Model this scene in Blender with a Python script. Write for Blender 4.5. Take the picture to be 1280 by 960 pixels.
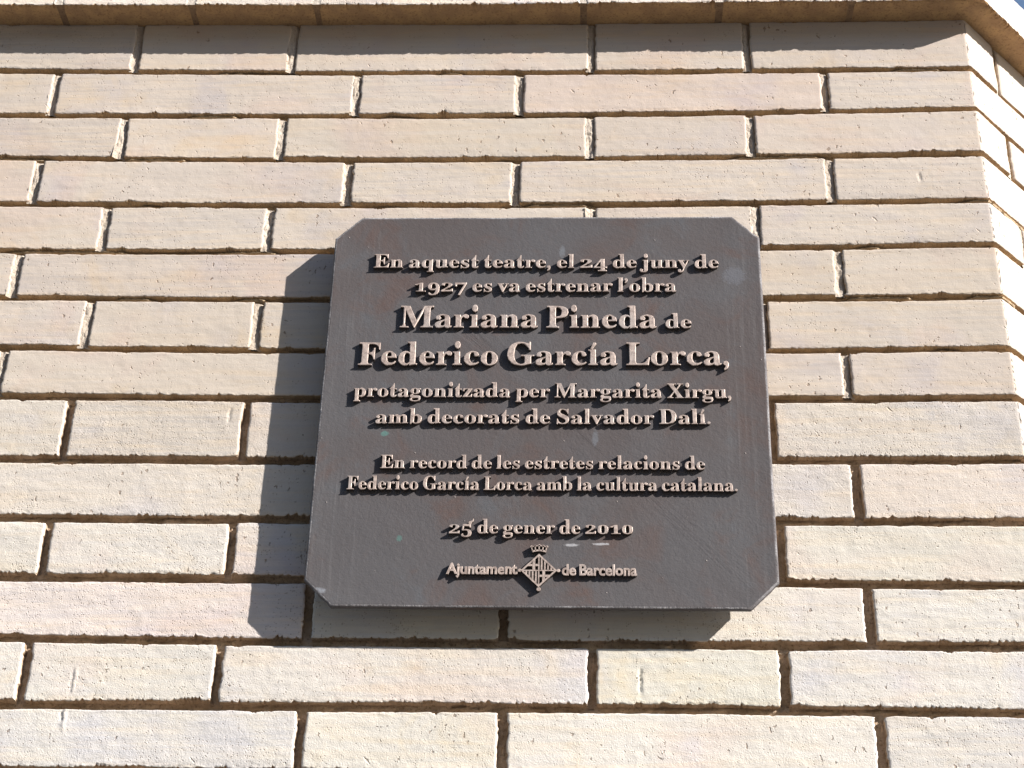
import bpy, math, random
import numpy as np
from mathutils import Matrix, Vector

for o in list(bpy.data.objects):
    bpy.data.objects.remove(o)
sc = bpy.context.scene
COL = sc.collection

# ------------------------------------------------------------ camera
cd = bpy.data.cameras.new('camera')
cd.sensor_width = 36
cd.lens = 2144.3 / 1280 * 36
cd.clip_start = 0.02
cd.clip_end = 5000
cam = bpy.data.objects.new('camera', cd)
COL.objects.link(cam)
yaw, pitch, roll = -0.0532048, 0.5259852, 0.0282534
cy, sy, cp, sp = math.cos(yaw), math.sin(yaw), math.cos(pitch), math.sin(pitch)
fw = Vector((sy * cp, cy * cp, sp))
ri = Vector((cy, -sy, 0))
up = ri.cross(fw)
r2 = math.cos(roll) * ri + math.sin(roll) * up
u2 = -math.sin(roll) * ri + math.cos(roll) * up
M = Matrix((r2, u2, -fw)).transposed().to_4x4()
M.translation = Vector((0.0413801, -1.3188138, -0.7381788))
cam.matrix_world = M
sc.camera = cam

# ------------------------------------------------------------ sky, sun, exposure
SUN = Vector((2.2, -1.0, 1.31)).normalized()
w = bpy.data.worlds.new('World')
sc.world = w
w.use_nodes = True
nt = w.node_tree
bg = nt.nodes['Background']
sky = nt.nodes.new('ShaderNodeTexSky')
sky.sky_type = 'NISHITA'
sky.sun_disc = False
sky.sun_elevation = math.asin(SUN.z)
sky.sun_rotation = math.atan2(SUN.x, SUN.y)
sky.dust_density = 0.4
nt.links.new(sky.outputs[0], bg.inputs[0])
bg.inputs[1].default_value = 0.085
sl = bpy.data.lights.new('sun', 'SUN')
sl.energy = 5.0
sl.angle = math.radians(0.5)
sl.color = (1.0, 0.95, 0.885)
so = bpy.data.objects.new('sun', sl)
COL.objects.link(so)
so.rotation_euler = SUN.to_track_quat('Z', 'Y').to_euler()
so.location = SUN * 20
vs = sc.view_settings
vs.view_transform = 'Standard'
vs.look = 'None'
vs.exposure = 1.06
vs.gamma = 1
vs.use_curve_mapping = False

rng = np.random.default_rng(11)
random.seed(5)

# ------------------------------------------------------------ node helpers
class NT:
    def __init__(s, name):
        s.m = bpy.data.materials.new(name)
        s.m.use_nodes = True
        s.t = s.m.node_tree
        s.t.nodes.clear()
        s.out = s.t.nodes.new('ShaderNodeOutputMaterial')
        s.b = s.t.nodes.new('ShaderNodeBsdfPrincipled')
        s.t.links.new(s.b.outputs[0], s.out.inputs[0])
        s.tc = s.t.nodes.new('ShaderNodeTexCoord')
        s.geo = s.t.nodes.new('ShaderNodeNewGeometry')

    def link(s, a, b):
        if isinstance(a, (int, float)):
            b.default_value = a
        elif isinstance(a, tuple):
            b.default_value = a if len(a) == len(b.default_value) else (*a, 1.0)
        else:
            s.t.links.new(a, b)

    def math(s, op, a, b=0.0, c=0.0):
        n = s.t.nodes.new('ShaderNodeMath')
        n.operation = op
        s.link(a, n.inputs[0]); s.link(b, n.inputs[1]); s.link(c, n.inputs[2])
        return n.outputs[0]

    def vmath(s, op, a, b):
        n = s.t.nodes.new('ShaderNodeVectorMath')
        n.operation = op
        s.link(a, n.inputs[0]); s.link(b, n.inputs[1])
        return n.outputs['Value'] if op in ('LENGTH', 'DOT_PRODUCT', 'DISTANCE') else n.outputs[0]

    def noise(s, vec, scale, detail=3, rough=0.55, dist=0.0, col=False):
        n = s.t.nodes.new('ShaderNodeTexNoise')
        s.link(vec, n.inputs['Vector'])
        n.inputs['Scale'].default_value = scale
        n.inputs['Detail'].default_value = detail
        n.inputs['Roughness'].default_value = rough
        n.inputs['Distortion'].default_value = dist
        return n.outputs[1 if col else 0]

    def voro(s, vec, scale, feat='F1'):
        n = s.t.nodes.new('ShaderNodeTexVoronoi')
        n.feature = feat
        s.link(vec, n.inputs['Vector'])
        n.inputs['Scale'].default_value = scale
        return n.outputs['Distance'], n.outputs['Color']

    def mapr(s, v, a, b, c=0.0, d=1.0, smooth=True):
        n = s.t.nodes.new('ShaderNodeMapRange')
        n.interpolation_type = 'SMOOTHSTEP' if smooth else 'LINEAR'
        s.link(v, n.inputs[0])
        for i, x in enumerate((a, b, c, d)):
            n.inputs[i + 1].default_value = x
        return n.outputs[0]

    def mix(s, f, a, b, mode='MIX'):
        n = s.t.nodes.new('ShaderNodeMix')
        n.data_type = 'RGBA'
        n.blend_type = mode
        s.link(f, n.inputs[0]); s.link(a, n.inputs[6]); s.link(b, n.inputs[7])
        return n.outputs[2]

    def bump(s, h, dist, strength=1.0, prev=None):
        n = s.t.nodes.new('ShaderNodeBump')
        n.inputs['Strength'].default_value = strength
        n.inputs['Distance'].default_value = dist
        s.link(h, n.inputs['Height'])
        if prev is not None:
            s.link(prev, n.inputs['Normal'])
        return n.outputs[0]

    def sep(s, v):
        n = s.t.nodes.new('ShaderNodeSeparateXYZ')
        s.link(v, n.inputs[0])
        return n.outputs

    def new(s, t):
        return s.t.nodes.new(t)


def brick_material(name, gritty):
    k = NT(name)
    pos = k.geo.outputs['Position']
    oi = k.new('ShaderNodeObjectInfo')
    rnd = k.vmath('SCALE', (7.3, 3.1, 5.7), (0, 0, 0))
    sc_n = rnd.node
    k.link(oi.outputs['Random'], sc_n.inputs['Scale'])
    P = k.vmath('ADD', pos, rnd)
    base = oi.outputs['Color']
    # faint wire-cut streaks along the course
    S = k.vmath('MULTIPLY', P, (14.0, 14.0, 330.0))
    st = k.noise(S, 1.0, 4, 0.6, 0.6)
    S2 = k.vmath('MULTIPLY', P, (5.0, 5.0, 75.0))
    st2 = k.noise(S2, 1.0, 3, 0.6, 1.2)
    c = k.mix(k.math('MULTIPLY', k.mapr(st, 0.35, 0.7), k.mapr(oi.outputs['Random'], 0.0, 1.0, 0.3, 1.0)), base, k.mix(1.0, base, (0.86, 0.88, 0.93), 'MULTIPLY'))
    c = k.mix(k.mapr(st2, 0.45, 0.68), c, k.mix(1.0, c, (1.03, 0.99, 0.93), 'MULTIPLY'))
    # lilac, pink and straw coloured clouds
    n1 = k.noise(P, 9.0, 3, 0.5, 0.5)
    c = k.mix(k.mapr(n1, 0.52, 0.70, 0, 0.9), c, k.mix(1.0, c, (1.0, 0.95, 0.95), 'MULTIPLY'))
    n2 = k.noise(k.vmath('ADD', P, (3.0, 9.0, 1.0)), 13.0, 3, 0.5, 0.5)
    c = k.mix(k.mapr(n2, 0.52, 0.72, 0, 0.9), c, k.mix(1.0, c, (0.92, 0.94, 1.02), 'MULTIPLY'))
    n3 = k.noise(k.vmath('ADD', P, (13.0, 2.0, 6.0)), 16.0, 4, 0.6, 0.8)
    c = k.mix(k.mapr(n3, 0.55, 0.74, 0, 0.9), c, k.mix(1.0, c, (1.02, 0.97, 0.88), 'MULTIPLY'))
    wide = k.noise(pos, 3.2, 4, 0.6, 0.4)
    c = k.mix(k.mapr(wide, 0.40, 0.68, 0, 0.8), c, k.mix(1.0, c, (0.93, 0.92, 0.90), 'MULTIPLY'))
    # small grains of colour
    g = k.noise(P, 520.0, 2, 0.6)
    c = k.mix(k.mapr(g, 0.58, 0.78, 0, 0.45 if gritty else 0.3), c, k.mix(1.0, c, (0.80, 0.73, 0.64), 'MULTIPLY'))
    # pits: random cells only, clustered, slanted
    Q = k.vmath('MULTIPLY', P, (1.0, 1.0, 0.62))
    Qs = k.vmath('ADD', Q, k.vmath('MULTIPLY', k.vmath('SUBTRACT', k.noise(P, 260.0, 2, 0.5, col=True), (0.5, 0.5, 0.5)), (0.006, 0.006, 0.006)))
    d, vc = k.voro(Qs, 260.0 if gritty else 230.0)
    rr = k.sep(vc)
    cl = k.noise(P, 21.0, 2, 0.5)
    thr = k.mapr(cl, 0.42, 0.70, 0.99, 0.45 if gritty else 0.55)
    sel = k.math('GREATER_THAN', rr[0], thr)
    size = k.math('MULTIPLY_ADD', k.math('POWER', rr[1], 3.0), 0.22, 0.03)
    pit = k.math('MULTIPLY', k.mapr(k.math('SUBTRACT', d, size), 0.0, 0.11, 1.0, 0.0), sel)
    c = k.mix(k.math('MULTIPLY', pit, 0.55), c, (0.20, 0.12, 0.07))
    px_, py_, pz_ = k.sep(P)
    a1 = k.math('MULTIPLY_ADD', pz_, 0.75, px_)
    a2 = k.math('MULTIPLY', k.math('MULTIPLY_ADD', px_, -0.75, pz_), 0.28)
    cx_ = k.new('ShaderNodeCombineXYZ')
    k.link(a1, cx_.inputs[0]); k.link(py_, cx_.inputs[1]); k.link(a2, cx_.inputs[2])
    wv = k.vmath('ADD', cx_.outputs[0], k.vmath('MULTIPLY', k.vmath('SUBTRACT', k.noise(P, 180.0, 2, 0.5, col=True), (0.5, 0.5, 0.5)), (0.004, 0.004, 0.004)))
    d2, vc2 = k.voro(wv, 95.0)
    r2_ = k.sep(vc2)
    sel2 = k.math('GREATER_THAN', r2_[0], k.mapr(k.noise(P, 11.0, 2, 0.5), 0.4, 0.68, 0.98, 0.72))
    drag = k.math('MULTIPLY', k.mapr(k.math('SUBTRACT', d2, k.math('MULTIPLY', r2_[1], 0.07)), 0.0, 0.07, 1.0, 0.0), sel2)
    c = k.mix(k.math('MULTIPLY', drag, 0.35), c, (0.30, 0.20, 0.12))
    k.link(c, k.b.inputs['Base Color'])
    k.b.inputs['Roughness'].default_value = 0.9
    k.b.inputs['Specular IOR Level'].default_value = 0.15
    # crumbs: very small sharp-edged voids
    d3, vc3 = k.voro(P, 620.0)
    sel3 = k.math('GREATER_THAN', k.sep(vc3)[0], k.mapr(k.math('ADD', k.noise(P, 30.0, 3, 0.6), k.math('MULTIPLY', k.math('SUBTRACT', oi.outputs['Random'], 0.5), 0.16)), 0.40, 0.68, 0.985, 0.72 if gritty else 0.86))
    crumb = k.math('MULTIPLY', k.mapr(d3, 0.22, 0.42, 1.0, 0.0), sel3)
    c = k.mix(k.math('MULTIPLY', crumb, 0.42), c, (0.22, 0.14, 0.08))
    k.link(c, k.b.inputs['Base Color'])
    # relief
    fine = k.noise(P, 900.0, 3, 0.65)
    grain = k.noise(P, 260.0, 4, 0.65)
    lump = k.noise(P, 60.0, 3, 0.5)
    h = k.math('MULTIPLY', st, 0.18)
    h = k.math('MULTIPLY_ADD', fine, 0.62 if gritty else 0.30, h)
    h = k.math('MULTIPLY_ADD', grain, 0.42 if gritty else 0.30, h)
    h = k.math('MULTIPLY_ADD', lump, 0.5, h)
    h = k.math('MULTIPLY_ADD', pit, -1.3, h)
    h = k.math('MULTIPLY_ADD', drag, -1.2, h)
    h = k.math('MULTIPLY_ADD', crumb, -0.8, h)
    nrm = k.bump(h, 0.0009 if gritty else 0.0008, 0.8)
    k.link(nrm, k.b.inputs['Normal'])
    return k.m


def mortar_material(name, c1, c2, c3):
    k = NT(name)
    P = k.geo.outputs['Position']
    n = k.noise(P, 55.0, 4, 0.6)
    c = k.mix(k.mapr(n, 0.35, 0.65), c1, c2)
    n2 = k.noise(P, 420.0, 3, 0.65)
    c = k.mix(k.mapr(n2, 0.5, 0.72, 0, 0.8), c, c3)
    k.link(c, k.b.inputs['Base Color'])
    k.b.inputs['Roughness'].default_value = 0.95
    k.b.inputs['Specular IOR Level'].default_value = 0.1
    k.link(k.bump(k.math('ADD', k.noise(P, 500.0, 4, 0.7), k.noise(P, 150.0, 2, 0.5)), 0.0012, 0.9), k.b.inputs['Normal'])
    return k.m


def bronze_plate():
    k = NT('patinated_bronze')
    P = k.tc.outputs['Object']
    a = k.noise(P, 8.0, 4, 0.55, 0.6)
    c = k.mix(k.mapr(a, 0.36, 0.66), (0.106, 0.101, 0.106), (0.103, 0.089, 0.089))
    b = k.noise(k.vmath('ADD', P, (4.0, 1.0, 7.0)), 19.0, 5, 0.62, 0.8)
    c = k.mix(k.mapr(b, 0.48, 0.74, 0, 0.7), c, (0.118, 0.078, 0.068))
    b2 = k.noise(k.vmath('ADD', P, (9.0, 5.0, 3.0)), 15.0, 5, 0.65, 0.8)
    c = k.mix(k.mapr(b2, 0.54, 0.76, 0, 0.7), c, (0.108, 0.115, 0.128))
    # brushed vertical marks near both sides
    x, y, z = k.sep(P)
    S = k.vmath('MULTIPLY', P, (330.0, 1.0, 9.0))
    br = k.noise(S, 1.0, 3, 0.6)
    side = k.mapr(k.math('ABSOLUTE', x), 0.135, 0.175)
    c = k.mix(k.math('MULTIPLY', k.mapr(br, 0.5, 0.75), k.math('MULTIPLY', side, 0.18)), c, (0.24, 0.235, 0.24))
    # scuffs, verdigris spots, pale dribble
    def spot(px, pz, rx, rz, col, amt):
        nonlocal c
        dx = k.math('MULTIPLY', k.math('SUBTRACT', x, px), 1 / rx)
        dz = k.math('MULTIPLY', k.math('SUBTRACT', z, pz), 1 / rz)
        dd = k.math('ADD', k.math('MULTIPLY', dx, dx), k.math('MULTIPLY', dz, dz))
        dd = k.math('ADD', dd, k.math('MULTIPLY', k.math('SUBTRACT', k.noise(P, 420.0, 3, 0.7), 0.5), 2.6))
        c = k.mix(k.math('MULTIPLY', k.mapr(dd, 0.3, 1.3, 1.0, 0.0), amt), c, col)
    spot(-0.1365, -0.0340, 0.0034, 0.0026, (0.11, 0.24, 0.22), 0.65)
    spot(-0.1182, -0.1334, 0.0026, 0.0030, (0.11, 0.22, 0.20), 0.6)
    spot(0.0255, -0.1385, 0.0065, 0.0013, (0.52, 0.52, 0.55), 0.6)
    spot(0.0500, -0.1375, 0.0072, 0.0012, (0.52, 0.52, 0.55), 0.65)
    spot(0.0450, -0.0380, 0.0028, 0.0080, (0.20, 0.22, 0.25), 0.4)
    spot(0.1700, 0.1290, 0.0110, 0.0100, (0.17, 0.18, 0.21), 0.4)
    spot(-0.1830, -0.1810, 0.0070, 0.0030, (0.30, 0.32, 0.36), 0.6)
    spot(0.0150, 0.1560, 0.0030, 0.0070, (0.22, 0.24, 0.27), 0.4)
    sp_d, sp_c = k.voro(P, 110.0)
    sel = k.math('GREATER_THAN', k.sep(sp_c)[0], 0.90)
    dot = k.math('MULTIPLY', k.mapr(sp_d, 0.02, 0.10, 1.0, 0.0), sel)
    c = k.mix(k.math('MULTIPLY', dot, 0.55), c, (0.38, 0.33, 0.30))
    k.link(c, k.b.inputs['Base Color'])
    k.b.inputs['Metallic'].default_value = 0.05
    k.b.inputs['Specular IOR Level'].default_value = 0.15
    k.link(k.mapr(b2, 0.3, 0.7, 0.48, 0.62), k.b.inputs['Roughness'])
    h = k.math('MULTIPLY', k.noise(P, 300.0, 4, 0.65), 0.6)
    h = k.math('MULTIPLY_ADD', k.noise(P, 620.0, 3, 0.6), 0.22, h)
    h = k.math('MULTIPLY_ADD', k.noise(P, 34.0, 3, 0.5), 0.9, h)
    h = k.math('MULTIPLY_ADD', k.math('MULTIPLY', br, side), 0.18, h)
    h = k.math('MULTIPLY_ADD', dot, 0.8, h)
    k.link(k.bump(h, 0.0007, 0.75), k.b.inputs['Normal'])
    return k.m


def bronze_letters():
    k = NT('worn_bronze')
    P = k.geo.outputs['Position']
    n = k.noise(P, 230.0, 4, 0.65)
    c = k.mix(k.mapr(n, 0.36, 0.70), (0.55, 0.445, 0.39), (0.31, 0.24, 0.21))
    n2 = k.noise(P, 45.0, 2, 0.5)
    c = k.mix(k.mapr(n2, 0.5, 0.75, 0, 0.5), c, (0.44, 0.40, 0.38))
    # the cast background keeps the dark patina on the flanks below the rubbed top
    k.link(c, k.b.inputs['Base Color'])
    k.b.inputs['Metallic'].default_value = 0.25
    k.b.inputs['Roughness'].default_value = 0.5
    k.link(k.bump(k.noise(P, 700.0, 3, 0.6), 0.00025, 0.8), k.b.inputs['Normal'])
    return k.m


def bronze_flank():
    k = NT('dark_bronze_flank')
    k.b.inputs['Base Color'].default_value = (0.060, 0.048, 0.044, 1)
    k.b.inputs['Metallic'].default_value = 0.1
    k.b.inputs['Roughness'].default_value = 0.55
    return k.m


def plain(name, col, rough=0.9, nscale=6.0, var=0.15):
    k = NT(name)
    P = k.geo.outputs['Position']
    n = k.noise(P, nscale, 5, 0.6)
    c = k.mix(k.mapr(n, 0.3, 0.7), tuple(x * (1 - var) for x in col), tuple(x * (1 + var) for x in col))
    k.link(c, k.b.inputs['Base Color'])
    k.b.inputs['Roughness'].default_value = rough
    k.link(k.bump(k.noise(P, nscale * 20, 3, 0.6), 0.002, 0.5), k.b.inputs['Normal'])
    return k.m


M_BRICK = brick_material('cream_brick', False)
M_BRICK2 = brick_material('pale_gritty_brick', True)
M_CORN = brick_material('pale_cornice_brick', True)
M_MORT = mortar_material('brown_mortar', (0.56, 0.43, 0.29), (0.44, 0.33, 0.22), (0.30, 0.22, 0.15))
M_MORT2 = mortar_material('dark_mortar', (0.55, 0.43, 0.32), (0.40, 0.30, 0.21), (0.20, 0.145, 0.105))
M_PAD = mortar_material('cream_mortar', (0.54, 0.47, 0.40), (0.46, 0.39, 0.32), (0.34, 0.27, 0.21))
M_LEDSHADE = mortar_material('ochre_ledge_shade', (0.54, 0.35, 0.18), (0.42, 0.27, 0.15), (0.26, 0.15, 0.08))  # ledge underside: shade and warm bounce light put into the colour
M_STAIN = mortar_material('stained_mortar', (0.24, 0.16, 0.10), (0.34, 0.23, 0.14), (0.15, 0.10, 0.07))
M_LEDM = mortar_material('pale_ledge_mortar', (0.66, 0.60, 0.53), (0.60, 0.53, 0.46), (0.50, 0.43, 0.36))
M_CORE = plain('masonry_core', (0.22, 0.17, 0.13))
M_PAVE = plain('asphalt_street', (0.075, 0.07, 0.065), 0.9, 1.5)
M_PLATE = bronze_plate()
M_LET = bronze_letters()
M_RIM = mortar_material('rubbed_bronze_rim', (0.30, 0.29, 0.30), (0.15, 0.14, 0.145), (0.12, 0.11, 0.11))
M_FLANK = bronze_flank()

# ------------------------------------------------------------ object helpers
def add(name, me, mats=(), parent=None, loc=None):
    o = bpy.data.objects.new(name, me)
    COL.objects.link(o)
    for m in mats:
        me.materials.append(m)
    if parent is not None:
        o.parent = parent
    if loc is not None:
        o.location = loc
    return o


def mesh(verts, faces, smooth=False, mi=None):
    me = bpy.data.meshes.new('shape')
    me.from_pydata([tuple(v) for v in verts], [], [tuple(f) for f in faces])
    if smooth:
        me.polygons.foreach_set('use_smooth', [True] * len(me.polygons))
    if mi is not None:
        me.polygons.foreach_set('material_index', mi)
    me.update()
    return me


def gridmesh(V, faces, smooth_n):
    me = bpy.data.meshes.new('shape')
    nf = len(faces)
    me.vertices.add(len(V))
    me.vertices.foreach_set('co', np.asarray(V, np.float32).ravel())
    me.loops.add(nf * 4)
    me.loops.foreach_set('vertex_index', np.asarray(faces, np.int32).ravel())
    me.polygons.add(nf)
    me.polygons.foreach_set('loop_start', np.arange(0, nf * 4, 4, dtype=np.int32))
    sm = np.zeros(nf, bool); sm[:smooth_n] = True
    me.polygons.foreach_set('use_smooth', sm)
    me.update(calc_edges=True)
    me.validate()
    return me


def tag(o, label, cat, group=None, kind=None):
    if label: o['label'] = label
    if cat: o['category'] = cat
    if group: o['group'] = group
    if kind: o['kind'] = kind


# ------------------------------------------------------------ the wall: geometry of its plan
AX = 0.4141                    # the arris where the wall turns
ANG = math.radians(48)
TH = math.tan(ANG / 2)
ROWZ = {1: (0.38376, -0.00297, 0.0164), 2: (0.32988, 0.00320, 0.0194), 3: (0.27594, 0.00330, 0.0205),
        4: (0.22166, 0.00259, 0.0182), 5: (0.16902, 0.00710, 0.0188), 6: (0.11503, 0.00223, 0.0137),
        7: (0.05924, 0.00152, 0.0190), 8: (0.00937, 0.00122, 0.0111), 9: (-0.05213, 0.00374, 0.0073),
        10: (-0.10975, 0.00162, 0.0037), 11: (-0.16522, -0.00206, -0.0035), 12: (-0.22110, 0.00037, 0.0074),
        13: (-0.27583, 0.00139, -0.0054)}
CORN_Z = (0.4505, -0.003, 0.010)
NROW = 17
for r in range(14, NROW + 1):
    ROWZ[r] = (-0.27583 - 0.0558 * (r - 13), 0.0, 0.0)


def curve(c, u):
    u = np.clip(u, -0.62, AX)
    return c[0] + c[1] * u + c[2] * u * u


def rtop(r, u):
    if r == 0:
        return curve(CORN_Z, u) + 0.0002
    return curve(ROWZ[r], u)


JH = {}
for r in range(0, NROW + 1):
    JH[r] = 0.0060 if r < 7 else (0.0066 if r == 7 else 0.0074)     # joint under row r
JH[8] = 0.0072; JH[9] = 0.0076


def rbot(r, u):
    return rtop(r + 1, u) + JH[r]


def W(u, n, z, side=None):
    """wall coordinates (along, outward, up) -> world; side 0 main face, 1 corner face"""
    u = np.asarray(u, float); n = np.broadcast_to(n, u.shape); z = np.broadcast_to(z, u.shape)
    if side is None:
        side = (u > AX).astype(int)
    side = np.broadcast_to(side, u.shape)
    lim = AX + n * TH
    xm = np.where(n < 0, np.minimum(u, lim), u + np.where(n > 0.005, 0, 0))
    s = np.maximum(u - AX, 0)
    s = np.where(n < 0, np.maximum(s, -n * TH), s)
    c, si = math.cos(ANG), math.sin(ANG)
    x1 = AX + s * c + n * si
    y1 = s * si - n * c
    x = np.where(side == 0, xm, x1)
    y = np.where(side == 0, -n, y1)
    return np.stack([x, y, z], -1)


def smooth_noise(n, step, amp, seed=None):
    """1-D value noise over n samples, one knot every `step` samples"""
    m = int(n / step) + 3
    k = rng.normal(0, 1, m)
    t = np.arange(n) / step
    i = t.astype(int); f = t - i; f = f * f * (3 - 2 * f)
    return amp * (k[i] * (1 - f) + k[i + 1] * f)


def noise2(nu, nz, su, sz, amp):
    a = rng.normal(0, 1, (int(nu / su) + 3, int(nz / sz) + 3))
    tu = np.arange(nu) / su; tz = np.arange(nz) / sz
    iu = tu.astype(int); iz = tz.astype(int)
    fu = (tu - iu)[:, None]; fz = (tz - iz)[None, :]
    fu = fu * fu * (3 - 2 * fu); fz = fz * fz * (3 - 2 * fz)
    A = a[iu][:, iz]; B = a[iu + 1][:, iz]; C = a[iu][:, iz + 1]; D = a[iu + 1][:, iz + 1]
    return amp * ((A * (1 - fu) + B * fu) * (1 - fz) + (C * (1 - fu) + D * fu) * fz)


ZP = np.concatenate([[0, .01, .022, .038, .058, .082], np.linspace(.11, .89, 21), [.918, .942, .962, .978, .99, 1.0]])


def brick_mesh(u0, u1, zt, zb, front=0.0, depth=0.028, step=0.0012, gritty=False, rough_end=1.0, underside=1, marks=()):
    """A brick face as a fine sheet with broken arrises, plus its four returning sides."""
    n0 = max(6, int((u1 - u0) / step))
    us = np.linspace(u0, u1, n0)
    ax = AX
    if u0 < AX - 0.003 and u1 > AX + 0.003:
        a = np.linspace(u0, AX, max(4, int((AX - u0) / step)))
        b = np.linspace(AX, u1, max(4, int((u1 - AX) / step)))
        us = np.concatenate([a, b]); side = np.array([0] * len(a) + [1] * len(b))
    else:
        side = np.full(len(us), 1 if (u0 + u1) / 2 > AX else 0)
    nu, nz = len(us), len(ZP)
    if isinstance(zt, (tuple, list)): raise TypeError
    T = zt(us); B = zb(us)
    jag = 0.95 if gritty else 0.42
    T = T + smooth_noise(nu, 9, .00018) + np.minimum(0, smooth_noise(nu, 2.2, .00022 * jag)) + smooth_noise(nu, 60, .0003)
    spikes = np.maximum(0, smooth_noise(nu, 1.25, 1.0) - 0.1) * .00110 * jag
    B = B + smooth_noise(nu, 10, .00022) + spikes + smooth_noise(nu, 70, .0003)
    if step < .003:
        for _ in range(rng.poisson((u1 - u0) * 22)):
            cu = rng.uniform(u0, u1); wv = rng.uniform(.0012, .0050); am = rng.uniform(.0006, .0020)
            g = am * np.exp(-((us - cu) / wv) ** 2) * (1 + .5 * np.sin(us * 3100))
            if rng.random() < .62: B = B + g
            else: T = T - g * .6
        for cu, top_ in ((u0, 0), (u1, 0), (u0, 1), (u1, 1)):
            am = max(0, rng.normal(.0004, .0009)) * (.3 if top_ else 1); g = am * np.exp(-np.abs(us - cu) / .0030)
            if top_: T = T - g
            else: B = B + g
    U = np.repeat(us[:, None], nz, 1)
    t = ZP[None, :]
    Z = B[:, None] * (1 - t) + T[:, None] * t
    # ends wobble
    el = smooth_noise(nz, 1.1, .00042 * rough_end) + smooth_noise(nz, 7, .0004); er = smooth_noise(nz, 1.1, .00042 * rough_end) + smooth_noise(nz, 7, .0004)
    wl = np.clip(1 - (us - u0) / .005, 0, 1)[:, None]; wr = np.clip(1 - (u1 - us) / .005, 0, 1)[:, None]
    U = U + wl * el[None, :] + wr * er[None, :]
    # outward relief
    h = (T - B)[:, None]
    dz = np.minimum(t * h, (1 - t) * h)
    du = np.minimum(us - u0, u1 - us)[:, None]
    rz = .0005
    N = np.full((nu, nz), front)
    N -= rz * np.clip(1 - dz / .0009, 0, 1) ** 2
    N -= rz * 1.2 * np.clip(1 - du / .0012, 0, 1) ** 2
    N += noise2(nu, nz, 45, 8, .00013) + noise2(nu, nz, 6, 1.6, .00006 * (1.6 if gritty else 1.0))
    edge = np.clip(1 - (t * h) / .0035, 0, 1)
    N += edge * noise2(nu, nz, 1.6, 1.2, .00030 if gritty else .00026)
    edge2 = np.clip(1 - ((1 - t) * h) / .0025, 0, 1)
    N += edge2 * noise2(nu, nz, 2.2, 1.2, .00014)
    for mu, z0_, z1_, am, wd in marks:
        cu = mu + .0006 * np.sin(Z * 700)
        N += am * np.exp(-((U - cu) / wd) ** 2) * np.clip((Z - z0_) / .003, 0, 1) * np.clip((z1_ - Z) / .003, 0, 1) * (1 + .4 * np.sin(Z * 1900))
    if side.min() != side.max():                 # slightly worn corner
        N -= .0006 * np.clip(1 - np.abs(us - AX) / .0025, 0, 1)[:, None] ** 2
        dn = N[side == 0][-1]
        N[np.where(side == 1)[0][0]] = dn
    SD = np.repeat(side[:, None], nz, 1)
    if front > 0.005:
        # projecting course: the arris moves out along the mitre
        sh = front * TH
        Ux = np.where(SD == 0, np.where(U > AX - .001, U + sh, U + sh * np.clip((U - AX + .3) / .3, 0, 1)), U)
        P = W(Ux, N, Z, SD)
        c, si = math.cos(ANG), math.sin(ANG)
        P1 = np.stack([AX + (U - AX - sh) * c + N * si, (U - AX - sh) * si - N * c, Z], -1)
        P1b = np.stack([AX + (U - AX) * c + N * si, (U - AX) * si - N * c, Z], -1)
        f = np.clip(1 - (U - AX) / .05, 0, 1)[..., None]
        P = np.where(SD[..., None] == 1, P1 * f + P1b * (1 - f), P)
    else:
        P = W(U, N, Z, SD)
    idx = np.arange(nu * nz).reshape(nu, nz)
    F = np.stack([idx[:-1, :-1], idx[1:, :-1], idx[1:, 1:], idx[:-1, 1:]], -1).reshape(-1, 4)
    V = [P.reshape(-1, 3)]
    # loop of boundary vertices, returned inwards
    loop = np.concatenate([idx[:, 0], idx[-1, 1:], idx[::-1, -1][1:], idx[0, ::-1][1:-1]])
    Ul = U.reshape(-1)[loop]; Zl = Z.reshape(-1)[loop]; Sl = SD.reshape(-1)[loop]
    faces = [F]; mats = [np.zeros(len(F), int)]
    prev = loop; cnt = nu * nz
    for dd in ((.002, .006, .011, depth) if underside else (depth,)):
        jit = rng.normal(0, .00030, len(loop)) if dd < .003 else 0
        mid_z = (float(T.mean()) + float(B.mean())) / 2
        kk = np.arange(len(loop))
        Zs = np.where(kk < nu, zb(Ul), np.where((kk >= nu + nz - 2) & (kk <= 2 * nu + nz - 3), zt(Ul), np.clip(Zl, zb(Ul), zt(Ul))))
        kz = 0 if dd < .003 else (.6 if dd < .01 else 1.0)
        ring = W(Ul, front - dd, Zl * (1 - kz) + Zs * kz + jit, Sl)
        V.append(ring)
        cur = np.arange(cnt, cnt + len(loop)); cnt += len(loop)
        nx = np.roll(np.arange(len(loop)), -1)
        faces.append(np.stack([prev, cur, cur[nx], prev[nx]], -1))
        k = np.arange(len(loop))
        ends = ((k >= nu - 1) & (k < nu + nz - 2)) | (k >= 2 * nu + nz - 3)
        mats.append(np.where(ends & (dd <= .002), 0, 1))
        prev = cur
    me = gridmesh(np.concatenate(V), np.concatenate(faces), len(F))
    me.polygons.foreach_set('material_index', np.concatenate(mats).astype(np.int32))
    return me


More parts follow.
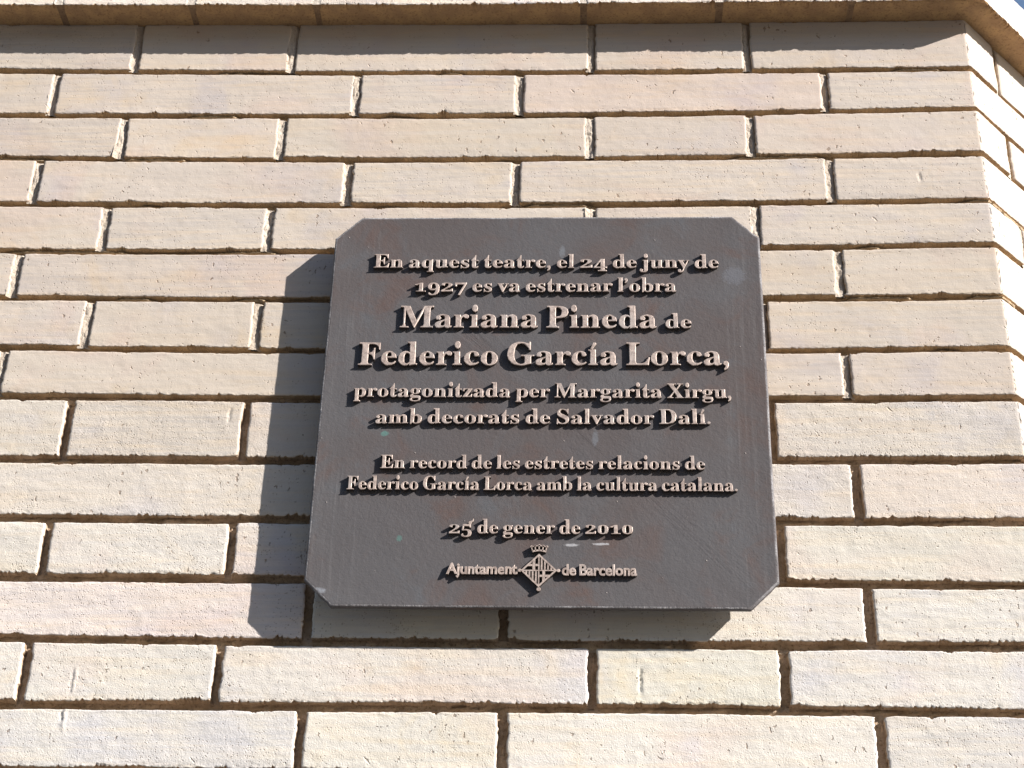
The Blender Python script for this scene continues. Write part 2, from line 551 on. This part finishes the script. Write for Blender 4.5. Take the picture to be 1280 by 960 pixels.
def strip_mesh(us, zlo, zhi, nfun, nz=6, jz=.0, vertical=False):
    """a rough sheet of mortar between two heights, its depth given by nfun"""
    nu = len(us)
    side = (us > AX).astype(int)
    t = np.linspace(0, 1, nz)[None, :]
    lo = zlo(us)[:, None]; hi = zhi(us)[:, None]
    Z = lo * (1 - t) + hi * t
    U = np.repeat(us[:, None], nz, 1)
    N = nfun(nu, nz)
    P = W(U, N, Z, np.repeat(side[:, None], nz, 1))
    idx = np.arange(nu * nz).reshape(nu, nz)
    F = np.stack([idx[:-1, :-1], idx[1:, :-1], idx[1:, 1:], idx[:-1, 1:]], -1).reshape(-1, 4)
    return gridmesh(P.reshape(-1, 3), F, len(F))


wall = bpy.data.objects.new('brick_wall', None)
COL.objects.link(wall)
wall.location = (0, 0, -2.3)
tag(wall, 'cream brick wall behind the plaque, turning a corner at right under a projecting ledge', 'wall')
WOFF = Vector((0, 0, 2.3))

# joints: long and short bricks alternate
EVEN = [-1.355, -1.195, -0.889, -0.729, -0.4215, -0.2625, 0.0412, 0.1970]
ODD = [-1.430, -1.266, -0.963, -0.801, -0.4955, -0.1920, -0.0300, 0.2690]
JX = {0: [-.4190, -.2594, .0415, .1961], 1: [-.4954, -.1914, -.0293, .2698], 2: [-.4196, -.2616, .0405, .1954],
      3: [-.4959, -.1922, -.0305, .2683], 4: [-.4208, -.2633, .0412, .1956], 5: [-.4972, -.1918, -.0300, .2691],
      6: [-.4217, -.2641, .0415, .1973], 7: [-.4935, -.1925, -.0300, .2680], 8: [-.4236, -.2643, .0420, .1981],
      9: [-.4945, -.1930, -.0305, .2677], 10: [-.4236, -.2644, .0420, .2003], 11: [-.4945, -.1929, -.0307, .2695],
      12: [-.4231, -.2632, .0426, .1979], 13: [-.4935, -.1905, -.0291, .2704]}


def joints(r):
    base = JX.get(r, EVEN[4:] if r % 2 == 0 else ODD[4:])
    left = (EVEN if r % 2 == 0 else ODD)[:4]
    if r % 2 == 0:
        f2 = [AX + .0562, AX + .0562 + .305, AX + .0562 + .466]
    else:
        f2 = [AX + .139, AX + .139 + .162, AX + .139 + .466]
    left = [x for x in left if x > -0.95]
    return left + base + f2


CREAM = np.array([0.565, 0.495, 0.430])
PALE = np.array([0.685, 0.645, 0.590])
TINT = {(1, .12): (1.01, .975, .985), (11, -.34): (1.01, .955, .965), (9, .40): (1.01, .98, .985), (12, .10): (1, 1, .97),
        (6, .05): (1.02, .98, .9)}
MARKS = {}
for mr, mu, z0_, z1_, am, wd in ((12, -.3800, -.2640, -.2400, .0005, .0012), (12, -.3822, -.2650, -.2420, -.0005, .0010),
                                 (13, -.3835, -.2960, -.2740, .0006, .0013), (13, -.3862, -.2880, -.2770, -.0008, .0010),
                                 (12, .0815, -.2600, -.2370, -.0014, .0008), (9, .098, -.09, -.07, -.001, .001),
                                 (8, -.279, -.012, .004, -.0010, .0010), (3, .352, .25, .262, -.0010, .0011)):
    js_ = joints(mr)
    for i_ in range(len(js_) - 1):
        if js_[i_] < mu < js_[i_ + 1]:
            MARKS.setdefault((mr, i_), []).append((mu, z0_, z1_, am, wd))
brick_n = 0
for r in range(0, NROW):
    js = joints(r)
    gritty = r >= 8
    mat = M_BRICK2 if gritty else M_BRICK
    hw = .0042 if r < 8 else .0040
    for a, b in zip(js[:-1], js[1:]):
        u0 = a + hw * rng.uniform(.85, 1.1); u1 = b - hw * rng.uniform(.85, 1.1)
        mid = (a + b) / 2
        seen = (-.66 < mid < .6) and r <= 14
        me = brick_mesh(u0, u1, lambda u, r=r: rtop(r, u), lambda u, r=r: rbot(r, u), front=rng.normal(0, .0003),
                        step=.0012 if seen else .006, gritty=gritty, marks=MARKS.get((r, js.index(a)), ()))
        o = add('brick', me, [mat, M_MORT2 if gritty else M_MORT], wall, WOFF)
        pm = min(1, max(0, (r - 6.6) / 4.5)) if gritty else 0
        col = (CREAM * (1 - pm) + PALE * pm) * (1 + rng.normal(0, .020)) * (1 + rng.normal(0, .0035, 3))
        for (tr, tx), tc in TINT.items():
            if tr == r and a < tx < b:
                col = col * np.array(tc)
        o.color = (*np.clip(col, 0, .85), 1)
        brick_n += 1
    # upright joints
    for j in js[1:-1]:
        if r < 8:
            pad = True
            rec = rng.uniform(.0018, .0034)
        else:
            pad = False; rec = .0085
        seen = (-.62 < j < .6) and r <= 14
        if not seen:
            continue
        nn = 14
        us = np.linspace(j - hw - .0016, j + hw + .0016, nn)
        sl = rng.uniform(-.12, .12)
        if pad:
            def nf(nu, nz, rec=rec):
                g = np.linspace(0, 1, nu)[:, None]
                return -rec + noise2(nu, nz, 1.4, 1.6, .0004) + noise2(nu, nz, 5, 9, .0007) + .0014 * np.clip(.45 - g, 0, 1) / .45 - .0030 * np.clip(g - .62, 0, 1) / .38
        else:
            def nf(nu, nz, rec=rec):
                return -rec + noise2(nu, nz, 2.0, 2.0, .0005)
        zl = lambda u, r=r: rbot(r, u) - (.0012 if r < 8 else .001)
        zh = lambda u, r=r: rtop(r, u) - (.0006 if r < 8 else 0)
        me = strip_mesh(us, zl, zh, nf, nz=34)
        add('mortar_joint', me, [M_PAD if pad else (M_MORT2 if r >= 8 else M_MORT)], wall, WOFF)
    # bed joint under the row
    n = 900
    us = np.linspace(-.95, AX + .60, n)
    us = np.sort(np.concatenate([us, [AX - 1e-5, AX + 1e-5]]))
    def nb(nu, nz, r=r):
        if r >= 7:
            return -.0076 + noise2(nu, nz, 1.8, 1.6, .0008) + noise2(nu, nz, 24, 5, .0009)
        low = smooth_noise(nu, 26, 1.0)[:, None]
        t = np.linspace(0, 1, nz)[None, :]
        lip = np.clip((low - .45) * 1.8, 0, 1) * np.exp(-((t - .5) / .17) ** 2) * .0068
        return -.0072 + noise2(nu, nz, 2.2, 1.6, .00035) + lip
    me = strip_mesh(us, lambda u, r=r: rtop(r + 1, u) - .0008, lambda u, r=r: rbot(r, u) + .0012, nb, nz=9)
    add('mortar_bed', me, [M_MORT if r < 7 else M_MORT2], wall, WOFF)

# projecting top course (ledge)
LED = .0300
LH = .0455
cj = [-.965, -.760, -.630, -.497, -.3621, -.2351, .0330, .1682, .2990, AX + .125, AX + .29, AX + .60]
for a, b in zip(cj[:-1], cj[1:]):
    me = brick_mesh(a + .0032, b - .0032, lambda u: curve(CORN_Z, u) + LH, lambda u: curve(CORN_Z, u), front=LED, depth=.10,
                    step=.0013, gritty=True)
    o = add('brick', me, [M_CORN, M_LEDSHADE], wall, WOFF)
    o.color = (*(np.array([.76, .69, .62]) * (1 + rng.normal(0, .02))), 1)
    o['label'] = 'projecting brick of the ledge along the top of the wall'
for j in cj[1:-1]:
    us = np.linspace(j - .0042, j + .0042, 8)
    sgn = j > AX
    # mortar plug, flush with the underside and front
    zc = float(curve(CORN_Z, np.array(j)))
    P = []
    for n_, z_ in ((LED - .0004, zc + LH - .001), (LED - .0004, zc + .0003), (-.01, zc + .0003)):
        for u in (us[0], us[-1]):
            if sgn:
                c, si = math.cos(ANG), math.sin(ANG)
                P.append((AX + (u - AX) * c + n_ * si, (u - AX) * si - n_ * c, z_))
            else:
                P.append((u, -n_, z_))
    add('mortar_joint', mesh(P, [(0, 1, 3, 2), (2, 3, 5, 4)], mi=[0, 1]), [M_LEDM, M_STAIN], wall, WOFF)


# solid core behind the facing, capped on top, running down to the pavement
def prism(pts, z0, z1):
    n = len(pts)
    V = [(x, y, z0) for x, y in pts] + [(x, y, z1) for x, y in pts]
    F = [(i, (i + 1) % n, n + (i + 1) % n, n + i) for i in range(n)]
    F += [tuple(range(n))[::-1], tuple(range(n, 2 * n))]
    return V, F


c, si = math.cos(ANG), math.sin(ANG)


def plan(n, L0=-3.0, L1=1.6, back=.35):
    ar = (AX + n * TH if n > 0 else AX + n * TH, -n)
    return [(L0, -n), ar, (AX + n * TH + (L1) * c, -n + (L1) * si), (AX + L1 * c - back * si, L1 * si + back * c),
            (AX - back * TH, back), (L0, back)]


V, F = prism(plan(-.012), -2.28, .4500)
core = add('masonry_core', mesh(V, F), [M_CORE], wall, WOFF)
V, F = prism(plan(LED - .008), .4530 + .002, .4530 + LH - .004)
# only behind the ledge bricks
V, F = prism(plan(-.060), .4502, .4540 + LH - .006)
add('wall_cap', mesh(V, F), [M_CORE], wall, WOFF)


# the rest of the wall outside the photograph: plain bricks, one mesh
def simple_bricks():
    V, F = [], []
    def box(u0, u1, z0, z1, side):
        k = len(V)
        for n in (0.0, -.02):
            for u, z in ((u0, z0), (u1, z0), (u1, z1), (u0, z1)):
                p = W(np.array([u]), n, z, side)[0]
                V.append(tuple(p))
        F.extend([(k, k + 1, k + 2, k + 3), (k, k + 4, k + 5, k + 1), (k + 1, k + 5, k + 6, k + 2), (k + 2, k + 6, k + 7, k + 3), (k + 3, k + 7, k + 4, k)])
    for r in range(0, 52):
        zt = float(rtop(r, np.array(-.6))) if r < NROW else -.27583 - .0558 * (r - 13)
        zb = (float(rbot(r, np.array(-.6))) if r < NROW else -.27583 - .0558 * (r - 12) + .008)
        if zb < -2.29: break
        segs = []
        lo = -3.0
        end_left = joints(r)[0] if r < NROW else AX
        x = end_left; k = 0
        L = (.305, .162)
        while x > lo:
            ln = L[(k + (r % 2 == 0)) % 2]; segs.append((max(lo, x - ln) + .004, x - .004, 0)); x -= ln; k += 1
        st = joints(r)[-1] if r < NROW else AX
        x = st; k = 0
        while x < AX + 1.55:
            ln = L[(k + (r % 2)) % 2]; segs.append((x + .004, min(AX + 1.58, x + ln) - .004, 1)); x += ln; k += 1
        for a, b, s in segs:
            if b - a > .01: box(a, b, zb, zt, s)
    return mesh(V, F)


far = add('brick_facing', simple_bricks(), [M_BRICK2], wall, WOFF)
far.color = (*PALE, 1)
far['kind'] = 'stuff'

# ------------------------------------------------------------ ground
V = [(-60, -60, -2.3), (60, -60, -2.3), (60, 60, -2.3), (-60, 60, -2.3)]
g = add('ground', mesh(V, [(0, 1, 2, 3)]), [M_PAVE])
g['kind'] = 'structure'

# ------------------------------------------------------------ unseen building added behind the viewer to darken the wall's shade
house = bpy.data.objects.new('sky_blocker_building', None)
COL.objects.link(house)
house.location = (0, -20, -2.3)
tag(house, 'plain plastered building added unseen behind the viewer to darken the shade on the wall', 'building')
HV, HF = [], []
WV = [], []
HX0, HX1, HY, HT = -34.0, 30.0, -20.0, 14.0
fl, ww, wh = 3.3, 1.3, 2.0
xs_ = np.arange(HX0 + 1.4, HX1 - 2.5, 3.1)
M_PLAS = plain('weathered_plaster', (0.30, 0.25, 0.20), 0.9, 0.6)
M_PANE = plain('dark_window_glass', (0.03, 0.035, 0.04), 0.15, 1.0)
M_SLAB = plain('balcony_stone', (0.33, 0.30, 0.26), 0.9, 1.0)
def quad(V, F, *p):
    k = len(V); V.extend(p); F.append(tuple(range(k, k + len(p))))
zed = [0.0]
for f in range(4): zed += [f * fl + .95, f * fl + .95 + wh]
zed.append(HT)
for a_, b_ in zip(zed[:-1], zed[1:]):
    if abs(b_ - a_ - wh) > 1e-6:
        quad(HV, HF, (HX0, 0, a_), (HX1, 0, a_), (HX1, 0, b_), (HX0, 0, b_))
    else:
        e = [HX0] + [v for x in xs_ for v in (x, x + ww)] + [HX1]
        for i in range(0, len(e), 2):
            quad(HV, HF, (e[i], 0, a_), (e[i + 1], 0, a_), (e[i + 1], 0, b_), (e[i], 0, b_))
        for x in xs_:
            quad(HV, HF, (x, 0, a_), (x, -.25, a_), (x + ww, -.25, a_), (x + ww, 0, a_))
            quad(HV, HF, (x, 0, b_), (x + ww, 0, b_), (x + ww, -.25, b_), (x, -.25, b_))
            quad(HV, HF, (x, 0, a_), (x, 0, b_), (x, -.25, b_), (x, -.25, a_))
            quad(HV, HF, (x + ww, 0, a_), (x + ww, -.25, a_), (x + ww, -.25, b_), (x + ww, 0, b_))
quad(HV, HF, (HX0, 0, HT), (HX1, 0, HT), (HX1, -12, HT), (HX0, -12, HT))
quad(HV, HF, (HX0, 0, 0), (HX0, 0, HT), (HX0, -12, HT), (HX0, -12, 0))
quad(HV, HF, (HX1, 0, 0), (HX1, -12, 0), (HX1, -12, HT), (HX1, 0, HT))
add('wall', mesh(HV, HF), [M_PLAS], house)
pane = None
for f in range(4):
    for x in xs_:
        if pane is None:
            pane = mesh([(0, -.22, 0), (ww, -.22, 0), (ww, -.22, wh), (0, -.22, wh)], [(0, 1, 2, 3)])
            pane.materials.append(M_PANE)
        p_ = bpy.data.objects.new('window', pane); COL.objects.link(p_); p_.parent = house
        p_.location = (x, 0, f * fl + .95)
CVv, CFf = prism([(HX0 - .3, -.1), (HX1 + .3, -.1), (HX1 + .3, .4), (HX0 - .3, .4)], HT - .35, HT + .05)
add('cornice', mesh(CVv, CFf), [M_SLAB], house)

# ------------------------------------------------------------ the plaque
PB = .0172          # back face, distance off the wall
PF = .0220          # front face
S = .195
CH = .0238
plaque = bpy.data.objects.new('plaque', None)
COL.objects.link(plaque)
plaque.location = (0, -PB, -S)
tag(plaque, 'square dark bronze plaque with clipped corners and raised Catalan lettering on the wall', 'plaque')


def octo(i):
    """octagon inset by i"""
    s = S - i; cc = CH - i * (2 - math.sqrt(2))
    return [(-s, s - cc), (-s, -s + cc), (-s + cc, -s), (s - cc, -s), (s, -s + cc), (s, s - cc), (s - cc, s), (-s + cc, s)]


def octo_sub(i):
    P = octo(i); out = []
    for k in range(8):
        a, b = P[k], P[(k + 1) % 8]
        m = 40
        for q in range(m):
            t = q / m
            out.append((a[0] * (1 - t) + b[0] * t, a[1] * (1 - t) + b[1] * t))
    return out


rings = [(0.0016, -PB), (0.0, -PB - .0006), (0.0, -PF + .0012), (.0003, -PF + .0006), (.0009, -PF + .0002), (.0020, -PF), (.0034, -PF + .00005), (.0042, -PF + .0001)]
V, F = [], []
m = 320
wob = smooth_noise(m, 7, .00012) + smooth_noise(m, 2.1, .00007)
for i, y in rings:
    for q, (x, z) in enumerate(octo_sub(i)):
        L = math.hypot(x, z)
        V.append((x + x / L * wob[q], y, z + z / L * wob[q]))
for k in range(len(rings) - 1):
    for q in range(m):
        q2 = (q + 1) % m
        F.append((k * m + q, k * m + q2, (k + 1) * m + q2, (k + 1) * m + q))
F.append(tuple(range(m))[::-1])
# slightly dished cast front: concentric rings to the centre
last = (len(rings) - 1) * m
for f in (.9, .75, .55, .35, .15):
    base = len(V)
    for q, (x, z) in enumerate(octo_sub(.0042)):
        V.append((x * f, -PF + .0001 + rng.normal(0, .00003), z * f))
    for q in range(m):
        q2 = (q + 1) % m
        F.append((last + q, last + q2, base + q2, base + q))
    last = base
F.append(tuple(range(last, last + m)))
MI = [1 if 3 * m <= i < 5 * m else 0 for i in range(len(F))]
me = mesh(V, F, smooth=True, mi=MI)
plate = add('plate', me, [M_PLATE, M_RIM], plaque, Vector((0, PB, S)))
# four fixing posts behind the plate
for px, pz in ((-.125, .125), (.125, .125), (-.125, -.125), (.125, -.125)):
    Vc, Fc = [], []
    for k in range(24):
        a = 2 * math.pi * k / 24
        Vc += [(px + .008 * math.cos(a), -PB - .0005, pz + .008 * math.sin(a)), (px + .008 * math.cos(a), .0, pz + .008 * math.sin(a))]
    for k in range(24):
        k2 = (k + 1) % 24
        Fc.append((2 * k, 2 * k2, 2 * k2 + 1, 2 * k + 1))
    add('fixing_post', mesh(Vc, Fc), [M_FLANK], plaque, Vector((0, PB, S)))

# ------------------------------------------------------------ lettering
LD = .0033          # height of the relief


def bold(ch):
    if 'A' <= ch <= 'Z': return chr(0x1D400 + ord(ch) - 65)
    if 'a' <= ch <= 'z': return chr(0x1D41A + ord(ch) - 97)
    if '0' <= ch <= '9': return chr(0x1D7CE + ord(ch) - 48)
    return ch


TX = bpy.data.curves.new('text', 'FONT')
TX.size = 1
TO = bpy.data.objects.new('text', TX)
COL.objects.link(TO)


def flat(body):
    TX.extrude = 0; TX.bevel_depth = 0; TX.offset = 0; TX.resolution_u = 3
    TX.body = body
    bpy.context.view_layer.update()
    dg = bpy.context.evaluated_depsgraph_get()
    me = bpy.data.meshes.new_from_object(TO.evaluated_get(dg))
    co = np.zeros(len(me.vertices) * 3, np.float32)
    me.vertices.foreach_get('co', co)
    bpy.data.meshes.remove(me)
    co = co.reshape(-1, 3)
    return (co[:, 0].min(), co[:, 0].max(), co[:, 1].min(), co[:, 1].max()) if len(co) else (0, 0, 0, 0)


CAPH = flat(bold('E'))[3]
XH = flat(bold('x'))[3]
ASC = flat(bold('d'))[3]
HH = flat(bold('H') * 2)
SCAP = flat('E')[3]
SHH = flat('HH')


def remap_y(y, ch):
    """book proportions: small x-height, old-style numerals; cap height becomes 1"""
    xh = .585
    if ch in '0123456789':
        D = CAPH * 1.0
        if ch in '012':
            return y / D * (xh + .02)
        return y / D * .86 - .25
    y = np.asarray(y, float)
    lower = 'a' <= ch <= 'z'
    if not lower:
        return y / CAPH
    top = ASC
    out = np.where(y < 0, y / CAPH * 1.05, np.where(y < XH, y / XH * xh, xh + (y - XH) / (top - XH) * (1.03 - xh)))
    return out


def rough_outline(co, amt=.012):
    ph = np.sin(co[:, 0] * 37 + co[:, 1] * 51) * amt * .5 + np.sin(co[:, 1] * 83 - co[:, 0] * 61) * amt * .4
    co[:, 0] += ph; co[:, 1] += np.cos(co[:, 0] * 43 + co[:, 1] * 67) * amt * .5
    return co


def poly_prism(polys, z0=0.0, z1=1.0, bev=.02):
    """raised shapes from outlines (counter-clockwise, XY)"""
    V, F, MI = [], [], []
    for P in polys:
        n = len(P)
        cx = sum(p[0] for p in P) / n; cyy = sum(p[1] for p in P) / n
        k = len(V)
        for z, s in ((z0, 0), (z1 - .1, 0), (z1, bev)):
            for x, y in P:
                L = math.hypot(x - cx, y - cyy) or 1
                V.append((x - (x - cx) / L * s, y - (y - cyy) / L * s, z))
        for lv in range(2):
            for i in range(n):
                j = (i + 1) % n
                F.append((k + lv * n + i, k + lv * n + j, k + (lv + 1) * n + j, k + (lv + 1) * n + i)); MI.append(1 if lv == 0 else 0)
        F.append(tuple(range(k + 2 * n, k + 3 * n))); MI.append(0)
    return V, F, MI


def disc(cx, cy_, rx, ry=None, n=14):
    ry = ry or rx
    return [(cx + rx * math.cos(2 * math.pi * k / n), cy_ + ry * math.sin(2 * math.pi * k / n)) for k in range(n)]


def comma(cx, cy_, r):
    return [(cx + r, cy_), (cx + r * .6, cy_ + r * .85), (cx, cy_ + r), (cx - r * .75, cy_ + r * .7), (cx - r, cy_), (cx - r * .7, cy_ - r * .7),
            (cx, cy_ - r * .95), (cx - r * .2, cy_ - r * 1.8), (cx - r * .8, cy_ - r * 2.5), (cx - r * .5, cy_ - r * 2.8), (cx + r * .5, cy_ - r * 2.1), (cx + r * .95, cy_ - r * 1.1)]


def bake(V, F, MI):
    """glyph XY with height z 0..1 -> plaque axes (x, -height, z)"""
    V2 = [(x, -z, y) for x, y, z in V]
    me = mesh(V2, F, False, MI)
    me.materials.append(M_LET); me.materials.append(M_FLANK)
    return me


GL = {}


def glyph(ch, sans=False):
    key = (ch, sans)
    if key in GL: return GL[key]
    if ch == ',':
        V, F, MI = poly_prism([comma(.13, .08, .11)]); g = (bake(V, F, MI), .30, .02, .24)
    elif ch == '.':
        V, F, MI = poly_prism([disc(.13, .085, .10)]); g = (bake(V, F, MI), .28, .03, .23)
    elif ch == '\u2019':
        V, F, MI = poly_prism([comma(.12, .90, .10)]); g = (bake(V, F, MI), .26, .02, .22)
    else:
        src = 'i' if ch == 'í' else ch
        body = src if sans else bold(src)
        hh = SHH if sans else HH
        H1 = 'H' if sans else bold('H')
        cap = SCAP if sans else CAPH
        wd = flat(H1 + body + H1)
        adv = (wd[1] - wd[0]) - (hh[1] - hh[0])
        b1 = flat(body)
        left = flat(H1 + body)
        # side bearing: position of glyph when alone starts at its own bearing
        TX.extrude = .5; TX.bevel_depth = .016; TX.bevel_resolution = 1; TX.offset = .018 if sans else -.008; TX.resolution_u = 3
        TX.body = body
        bpy.context.view_layer.update()
        me = bpy.data.meshes.new_from_object(TO.evaluated_get(bpy.context.evaluated_depsgraph_get()))
        n = len(me.vertices)
        co = np.zeros(n * 3, np.float32); me.vertices.foreach_get('co', co); co = co.reshape(-1, 3)
        drop = None
        if ch == 'í':
            drop = co[:, 1] > XH * 1.12
        z = co[:, 2]
        z = np.where(z > .4999, .82 + .18 * (z - .5) / .016, np.where(z < -.4999, 0.0, (z + .5) * .82))
        x = co[:, 0] / cap
        y = co[:, 1] / cap if sans else remap_y(co[:, 1], ch)
        if ch == '1' and not sans: pass
        co2 = np.stack([x, y, z], -1)
        co2 = rough_outline(co2)
        F, MI = [], []
        for p in me.polygons:
            vs_ = list(p.vertices)
            if drop is not None and any(drop[v] for v in vs_): continue
            zz = [z[v] for v in vs_]
            if max(zz) < .01: continue
            F.append(tuple(vs_)); MI.append(1 if min(zz) < .5 else 0)
        used = sorted({v for f in F for v in f}); mp = {v: i for i, v in enumerate(used)}
        V = [tuple(co2[v]) for v in used]; F = [tuple(mp[v] for v in f) for f in F]
        bpy.data.meshes.remove(me)
        if ch == 'í':
            V3, F3, M3 = poly_prism([[(.12, .70), (.20, .68), (.36, .93), (.33, 1.0), (.24, 1.0)]])
            k = len(V); V += V3; F += [tuple(i + k for i in f) for f in F3]; MI += M3
        g = (bake(V, F, MI), adv / cap, b1[0] / cap, b1[1] / cap)
    GL[key] = g
    return g


POFF = Vector((0, PB, S))


def text_line(s, x0, x1, zb0, zb1, cap, sans=False):
    """raised line of text from x0 to x1 with cap height cap (metres)"""
    root = bpy.data.objects.new('inscription_line', None)
    COL.objects.link(root)
    root.parent = plaque
    root['label'] = 'raised bronze line reading: ' + s
    gs = []; x = 0
    track = .012 if not sans else -.01
    for ch in s:
        if ch == ' ':
            x += .27 if not sans else .28; continue
        g = glyph(ch, sans)
        gs.append((g, x, ch)); x += g[1] + track
    nx0 = gs[0][1] + gs[0][0][2]
    nx1 = gs[-1][1] + gs[-1][0][3]
    sx = (x1 - x0) / (nx1 - nx0)
    zm = (zb0 + zb1) / 2
    root.location = Vector(((x0 + x1) / 2, -PF, zm)) + POFF
    for (me, adv, l, rr), gx, ch in gs:
        X = x0 + (gx - nx0) * sx
        zz = zb0 + (zb1 - zb0) * (X - x0) / (x1 - x0)
        o = bpy.data.objects.new('letter', me)
        COL.objects.link(o)
        o.parent = root
        o.location = (X - (x0 + x1) / 2, 0, zz - zm)
        o.rotation_euler = (0, rng.normal(0, .008), 0)
        o.scale = (sx, LD * (1 + rng.normal(0, .03)), cap)
    print('line', s[:12], 'stretch', round(sx / cap, 3))


text_line('En aquest teatre, el 24 de juny de', -.1570, .1563, .1367, .1356, .0146)
text_line('1927 es va estrenar l\u2019obra', -.1182, .1175, .1105, .1102, .0147)
text_line('Mariana Pineda', -.1295, .0993, .0725, .0717, .0226)
text_line('de', .1074, .1300, .0717, .0717, .0150)
text_line('Federico García Lorca,', -.1644, .1617, .0334, .0335, .0230)
text_line('protagonitzada per Margarita Xirgu,', -.1657, .1624, .0011, .0002, .0143)
text_line('amb decorats de Salvador Dalí.', -.1450, .1437, -.0254, -.0254, .0143)
text_line('En record de les estretes relacions de', -.1381, .1375, -.0690, -.0693, .0126)
text_line('Federico García Lorca amb la cultura catalana.', -.1654, .1642, -.0893, -.0896, .0126)
text_line('25 de gener de 2010', -.0767, .0762, -.1298, -.1297, .0128)
text_line('Ajuntament', -.0771, -.0192, -.1663, -.1663, .0092, True)
text_line('de Barcelona', .0180, .0788, -.1670, -.1670, .0094, True)
bpy.data.objects.remove(TO)
bpy.data.curves.remove(TX)

# casting burr beside the 25
Vb, Fb, Mb = poly_prism([[(-.002, -.001), (.0, -.0022), (.001, .0), (.0022, .0012), (.0026, .0036), (.0014, .002), (0, .0014), (-.0018, .001)]], bev=.0003)
o = add('casting_burr', bake(Vb, Fb, Mb), (), plaque, Vector((-.0588, -PF, -.1195)) + POFF)
o.scale = (1, .0026, 1)


# ------------------------------------------------------------ coat of arms
def clip(poly, a, b, cc):
    """keep a*x + b*y <= cc"""
    out = []
    for i in range(len(poly)):
        p, q = poly[i], poly[(i + 1) % len(poly)]
        dp = a * p[0] + b * p[1] - cc; dq = a * q[0] + b * q[1] - cc
        if dp <= 0: out.append(p)
        if (dp < 0) != (dq < 0) and dp != dq:
            t = dp / (dp - dq); out.append((p[0] + (q[0] - p[0]) * t, p[1] + (q[1] - p[1]) * t))
    return out


EX, EZ = -.0012, -.1630
HWD, HHT = .0150, .0149
emb = bpy.data.objects.new('coat_of_arms', None)
COL.objects.link(emb)
emb.parent = plaque
emb.location = Vector((EX, -PF, EZ)) + POFF
emb['label'] = 'raised crowned lozenge with crosses and upright bars'
# lozenge frame
V, F, MI = [], [], []
out = [(-HWD, 0), (0, -HHT), (HWD, 0), (0, HHT)]
fr = .0014
inn = [(x * (1 - fr * 1.42 / HWD), y * (1 - fr * 1.42 / HHT)) for x, y in out]
for z in (0, 1):
    V += [(x, y, z) for x, y in out] + [(x, y, z) for x, y in inn]
for i in range(4):
    j = (i + 1) % 4
    F += [(i, j, 8 + j, 8 + i), (4 + j, 4 + i, 12 + i, 12 + j), (8 + i, 8 + j, 12 + j, 12 + i)]; MI += [1, 1, 0]
kn = poly_prism([disc(-HWD - .0008, 0, .0016, n=10), disc(HWD + .0010, 0, .0016, n=10), disc(0, -HHT - .0018, .0018, n=10)], bev=.0003)
k = len(V); V += kn[0]; F += [tuple(i + k for i in f) for f in kn[1]]; MI += kn[2]
o = add('lozenge_frame', bake(V, F, MI), (), emb); o.scale = (1, LD, 1)


def bar(x0, x1, y0, y1, name):
    P = [(x0, y0), (x1, y0), (x1, y1), (x0, y1)]
    for sx_, sy_ in ((1, 1), (1, -1), (-1, 1), (-1, -1)):
        P = clip(P, sx_ * HHT, sy_ * HWD, HWD * HHT * (1 - .0010 / HHT)) if P else P
    if len(P) < 3: return
    V, F, MI = poly_prism([P], bev=.0001)
    o = add(name, bake(V, F, MI), (), emb); o.scale = (1, LD * .97, 1)


bar(-.00055, .00055, -HHT, HHT, 'dividing_bar')
bar(-HWD, -.0006, -.0005, .0005, 'dividing_bar')
bar(.0006, HWD, -.0005, .0005, 'dividing_bar')
# quarters with a cross: upper left, lower right
bar(-.0052, -.0030, .0006, HHT, 'cross_arm')
bar(-HWD, -.0053, .0038, .0058, 'cross_arm')
bar(-.0029, -.0006, .0038, .0058, 'cross_arm')
bar(.0030, .0052, -HHT, -.0006, 'cross_arm')
bar(.0053, HWD, -.0058, -.0038, 'cross_arm')
bar(.0006, .0029, -.0058, -.0038, 'cross_arm')
# quarters with pales: upper right, lower left
for k in range(4):
    x = .0016 + .00265 * k
    bar(x, x + .0014, .0006, HHT, 'pale')
    bar(-x - .0014, -x, -HHT, -.0006, 'pale')
# crown
polys = []
CZ = .0157
band = []
for t in np.linspace(-1, 1, 9):
    band.append((t * .0056, CZ + .0006 - .0010 * (1 - t * t) * -1))
top = [(x * 1.05, y + .0016) for x, y in band]
polys.append([(x, y) for x, y in band] + [(x, y) for x, y in reversed(top)])
for a in (-.0064, -.0034, 0, .0034, .0064):
    bx = a * .82
    y0 = CZ + .0028 - .0006 * abs(a) / .0064
    y1 = CZ + .0066 - .0012 * abs(a) / .0064
    polys.append([(bx - .00045, y0 - .0008), (bx + .00045, y0 - .0008), (a + .0005, y1), (a - .0005, y1)])
    polys.append(disc(a, y1 + .0004, .0011, n=10))
V, F, MI = poly_prism(polys, bev=.0002)
# rim joining the heads of the crown
rim = []
for t in np.linspace(-1, 1, 13): rim.append((t * .0066, CZ + .0062 - .0014 * t * t))
rp = rim + [(x, y + .0010) for x, y in reversed(rim)]
kV, kF, kM = poly_prism([rp], bev=.0001)
k = len(V); V += kV; F += [tuple(i + k for i in f) for f in kF]; MI += kM
V.extend([]);
o = add('crown', bake(V, F, MI), (), emb); o.scale = (1, LD * .93, 1)
